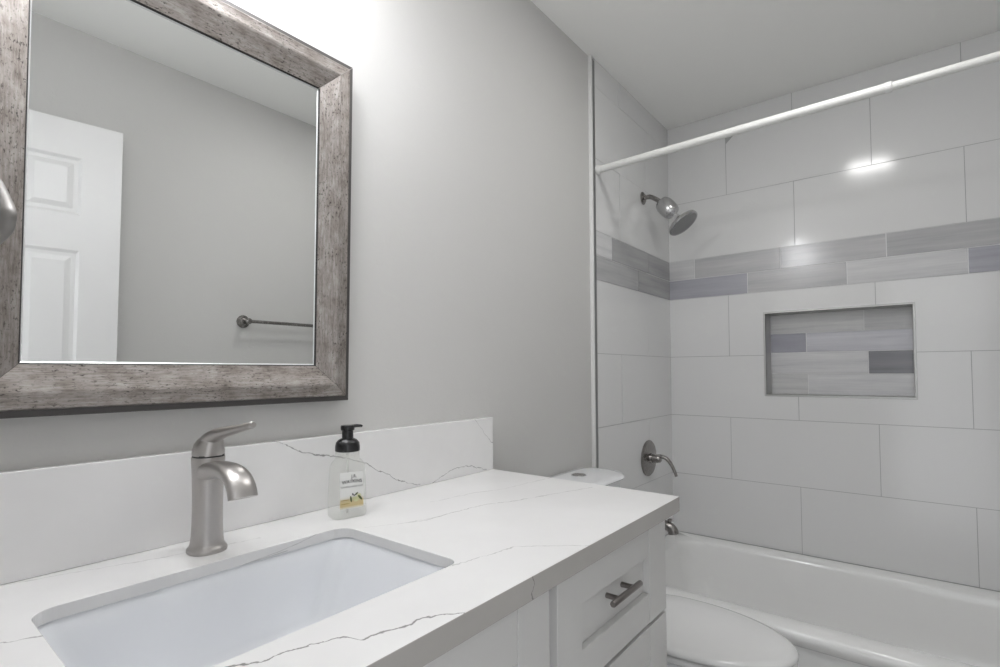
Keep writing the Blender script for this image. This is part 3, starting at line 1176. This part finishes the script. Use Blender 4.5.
def text_bm(txt, size, x, zc, arch=0.0, bold=0.0):
    cu = bpy.data.curves.new('txt', 'FONT')
    cu.body = txt
    cu.size = size
    cu.align_x = 'CENTER'
    cu.align_y = 'CENTER'
    cu.offset = bold
    ob = bpy.data.objects.new('txt', cu)
    COL.objects.link(ob)
    dg = bpy.context.evaluated_depsgraph_get()
    me = bpy.data.meshes.new_from_object(ob.evaluated_get(dg))
    bpy.data.objects.remove(ob)
    bpy.data.curves.remove(cu)
    bm = BM()
    bm.from_mesh(me)
    bpy.data.meshes.remove(me)
    for v in bm.verts:
        u, h = v.co.x, v.co.y
        xx = x + u
        edge = max(0, abs(xx) - .021)
        v.co = Vector((xx, yl - .0004 + edge * edge * 9, zc + h + arch * (1 - (u / .02) ** 2)))
    return place(bm)


obj('lettering', text_bm('J.R.', .0085, .004, lz1 - .009, 0, .00015), M['ink'], lab, smooth=False, recalc=False)
obj('lettering', text_bm('WATKINS', .0090, 0, lz1 - .0195, .0010, .0001), M['ink'], lab, smooth=False, recalc=False)
obj('lettering', text_bm('FOAMING HAND SOAP', .0042, 0, lz1 - .0285, 0, 0), M['ink'], lab, smooth=False, recalc=False)
# printed lemon-flower sprig and the ochre banner
for nm, m_, items in (('printed_leaves', 'leaf', [(-.002, .0175, .0018, .0062, 8), (.0165, .0185, .0022, .0062, 40), (.009, .0265, .0016, .0040, -50)]),
                      ('printed_flowers', 'petal', [(.0085, .0165, .0060, .0050, 0), (.0140, .0225, .0045, .0040, 20), (.0035, .0180, .0035, .0035, 0)]),
                      ('printed_berries', 'berry', [(.0015, .0265, .0014, .0024, 30), (.0045, .0240, .0012, .0018, -20)]),
                      ('printed_banner', 'ochre', [(-.0135, .0165, .0095, .0009, 0), (-.0135, .0095, .0095, .0009, 0)])):
    bm = BM()
    for x, dz, rw, rh, an in items:
        pts = []
        for i in range(16):
            a = 2 * PI * i / 16
            u, v_ = rw * math.cos(a), rh * math.sin(a)
            ca, sa = math.cos(math.radians(an)), math.sin(math.radians(an))
            xx = x + u * ca - v_ * sa
            edge = max(0, abs(xx) - .021)
            pts.append((xx, yl - (.0003 if nm == 'printed_banner' else .0005 if nm == 'printed_flowers' else .0007) + edge * edge * 9, lz0 + dz + u * sa + v_ * ca))
        bm.faces.new([bm.verts.new(c) for c in pts])
    place(bm)
    obj(nm, bm, M[m_], lab, smooth=False, recalc=False)

# ------------------------------------------------------------------ framed mirror
MX0, MX1, MZ0, MZ1 = .053, .655, 1.1195, 1.850
t = thing('framed_mirror', 'large wall mirror in weathered silver-brown frame above the sink', 'mirror', (.354, YP, MZ0))
mirror_root = t
# profile across the frame: (inwards from the outer edge, out from the wall, material)
prof = [(0, .0005, 1), (0, .0265, 1), (.0012, .0280, 1), (.0100, .0285, 1), (.0106, .0310, 0), (.0116, .0338, 0), (.0132, .0345, 0), (.0150, .0343, 0), (.0220, .0338, 0), (.0300, .0340, 0), (.0330, .0338, 0), (.0365, .0325, 0),
        (.0460, .0286, 0), (.0600, .0230, 0), (.0710, .0187, 0), (.0735, .0180, 0), (.0745, .0165, 2), (.0755, .0150, 2), (.0755, .0125, 2)]
corners = [(MX0, MZ0), (MX1, MZ0), (MX1, MZ1), (MX0, MZ1)]
for i in range(4):
    (ax_, az), (bx, bz) = corners[i], corners[(i + 1) % 4]
    L = math.hypot(bx - ax_, bz - az)
    ux, uz = (bx - ax_) / L, (bz - az) / L
    nx, nz = -uz, ux
    bm = BM()
    uvl = (bm.loops.layers.uv.get('UVMap') or bm.loops.layers.uv.new('UVMap'))
    gap = .0004
    A = [(v_, ax_ + ux * (v_ + gap) + nx * v_, az + uz * (v_ + gap) + nz * v_, YP - d) for v_, d, _ in prof]
    B = [(v_, bx - ux * (v_ + gap) + nx * v_, bz - uz * (v_ + gap) + nz * v_, YP - d) for v_, d, _ in prof]
    VA = [bm.verts.new((x, y, z_)) for _, x, z_, y in A]
    VB = [bm.verts.new((x, y, z_)) for _, x, z_, y in B]
    for j in range(len(prof) - 1):
        f = bm.faces.new((VA[j], VB[j], VB[j + 1], VA[j + 1]))
        f.material_index = prof[j + 1][2] if j else 1
        for l, (uu, vv) in zip(f.loops, ((A[j][0], A[j][0]), (L - B[j][0], B[j][0]), (L - B[j + 1][0], B[j + 1][0]), (A[j + 1][0], A[j + 1][0]))):
            l[uvl].uv = (uu + i * 3.1, vv + i * 1.7)
    bm.faces.new((VA[0], VA[-1], VB[-1], VB[0])).material_index = 1
    bm.faces.new(VA).material_index = 2
    bm.faces.new(list(reversed(VB))).material_index = 2
    obj('frame_rail', bm, [M['frame'], M['frame_edge'], M['frame_gap']], t, angle=28)
bm = BM()
g = .070
gy = YP - .0125
x0, x1, z0, z1 = MX0 + g, MX1 - g, MZ0 + g, MZ1 - g
bm.faces.new([bm.verts.new(c) for c in ((x0, gy, z0), (x1, gy, z0), (x1, gy, z1), (x0, gy, z1))])
box(bm, x0, x1, gy + .0005, gy + .005, z0, z1)
obj('mirror_glass', bm, M['mirror'], t, smooth=False)
bm = BM()
i0, i1 = .0757, .0775
ra = [(MX0 + i0, gy - .0018, MZ0 + i0), (MX1 - i0, gy - .0018, MZ0 + i0), (MX1 - i0, gy - .0018, MZ1 - i0), (MX0 + i0, gy - .0018, MZ1 - i0)]
rb = [(MX0 + i1, gy - .0004, MZ0 + i1), (MX1 - i1, gy - .0004, MZ0 + i1), (MX1 - i1, gy - .0004, MZ1 - i1), (MX0 + i1, gy - .0004, MZ1 - i1)]
loft(bm, [ra, rb], False, False)
obj('glass_bevel', bm, M['mirror_edge'], t, smooth=False)

mirror_root.rotation_euler.x = math.radians(.8)     # hung leaning slightly forward

# ------------------------------------------------------------------ towel bar (seen in the mirror) and towel ring
t = thing('towel_bar', 'brushed metal towel bar on the wall opposite, reflected in the mirror', 'towel bar', (1.41, YS, 1.379))
ZB = 1.379
for xx in (1.133, 1.70):
    bm = BM()
    lathe(bm, (xx, YS + .0005, ZB), (0, 1, 0), [(0, .030), (.004, .030), (.009, .027), (.011, .019), (.015, .017), (.017, .012), (.045, .011), (.052, .014), (.064, .014), (.070, .008)], 32)
    obj('bar_post', bm, M['nickel_dark'], t)
bm = BM()
tube(bm, [(1.133, YS + .058, ZB), (1.70, YS + .058, ZB)], .0080, 20)
obj('bar', bm, M['nickel_dark'], t)

t = thing('towel_ring', 'brushed nickel towel ring jutting in at the mirror frame\'s left edge', 'towel ring', (WX, -.274, 1.370))
bm = BM()
lathe(bm, (WX + .0005, -.274, 1.370), (1, 0, 0), [(0, .026), (.004, .026), (.008, .022), (.010, .012), (.100, .010), (.106, .011), (.119, .011), (.124, .007)], 32)
obj('ring_post', bm, M['nickel'], t)
bm = BM()
c = [(-.27, 1.366), (-.255, 1.361), (-.206, 1.331), (-.199, 1.319), (-.212, 1.310), (-.27, 1.308), (-.332, 1.308), (-.347, 1.314), (-.345, 1.325), (-.286, 1.360)]
c2 = [Vector((.0660, y - .004, z_ + .001)) for y, z_ in c]
c2 = c2[-2:] + c2 + c2[:3]
pts = smooth_path(c2, 6)[12:-12]
pts = pts[:len(c) * 6]
tube(bm, pts, .0058, 16, closed=True)
obj('ring', bm, M['ring'], t)

# ------------------------------------------------------------------ lamps: vanity light above the mirror and the ceiling light
def point(name, loc, watts, r, parent, col=(.965, .975, 1.0)):
    l = bpy.data.lights.new(name, 'POINT')
    l.energy = watts
    l.shadow_soft_size = r
    l.color = col
    o = bpy.data.objects.new(name, l)
    COL.objects.link(o)
    o.parent = parent
    o.location = Vector(loc) - OFF[parent.name]
    return o


VZ = 2.13
t = thing('vanity_light', 'three-shade nickel vanity light on the wall above the mirror', 'wall light', (.345, YP, 2.25))
bm = BM()
box(bm, .10, .59, -.012, YP - .0002, 2.215, 2.285)
obj('backplate', bm, M['nickel'], t, bevel=.004)
for xx in (.150, .330, .510):
    bm = BM()
    tube(bm, smooth_path([(xx, -.010, 2.25), (xx, -.140, 2.262), (xx, -.257, 2.250), (xx, -.260, 2.225)], 6), .007, 14)
    obj('arm', bm, M['nickel'], t)
    bm = BM()
    prof_o = [(2.228, .012), (2.226, .028), (2.210, .036), (2.16, .042), (VZ, .050)]
    prof_i = [(VZ, .047), (2.16, .039), (2.208, .033), (2.222, .025)]
    rings = [[(xx + r * math.cos(2 * PI * i / 28), -.260 + r * math.sin(2 * PI * i / 28), z_) for i in range(28)] for z_, r in prof_o + prof_i]
    loft(bm, rings, True, True)
    obj('lamp_shade', bm, M['shade'], t)
    point('bulb_glow', (xx, -.260, VZ + .012), VANITY_W, .044, t)

CX, CY = 1.42, -.80
t = thing('ceiling_light', 'square flush ceiling light whose glare shows on the shower tile', 'ceiling light', (CX, CY, ZC))
bm = BM()
loft(bm, [rrect(CX - .14, CX + .14, CY - .14, CY + .14, .015, ZC - .0005), rrect(CX - .135, CX + .135, CY - .135, CY + .135, .015, ZC - .012), rrect(CX - .088, CX + .088, CY - .103, CY + .103, .01, ZC - .014)])
obj('housing', bm, M['white_trim'], t)
bm = BM()
loft(bm, [rrect(CX - .083, CX + .083, CY - .098, CY + .098, .01, ZC - .0142), rrect(CX - .080, CX + .080, CY - .095, CY + .095, .01, ZC - .020)])
obj('diffuser', bm, M['panel'], t)
al = bpy.data.lights.new('ceiling_glow', 'AREA')
al.shape = 'SQUARE'
al.size = .22
al.energy = CEIL_W
al.color = (1, .99, .98)
ao = bpy.data.objects.new('ceiling_glow', al)
COL.objects.link(ao)
ao.parent = t
ao.location = (0, 0, -.024)
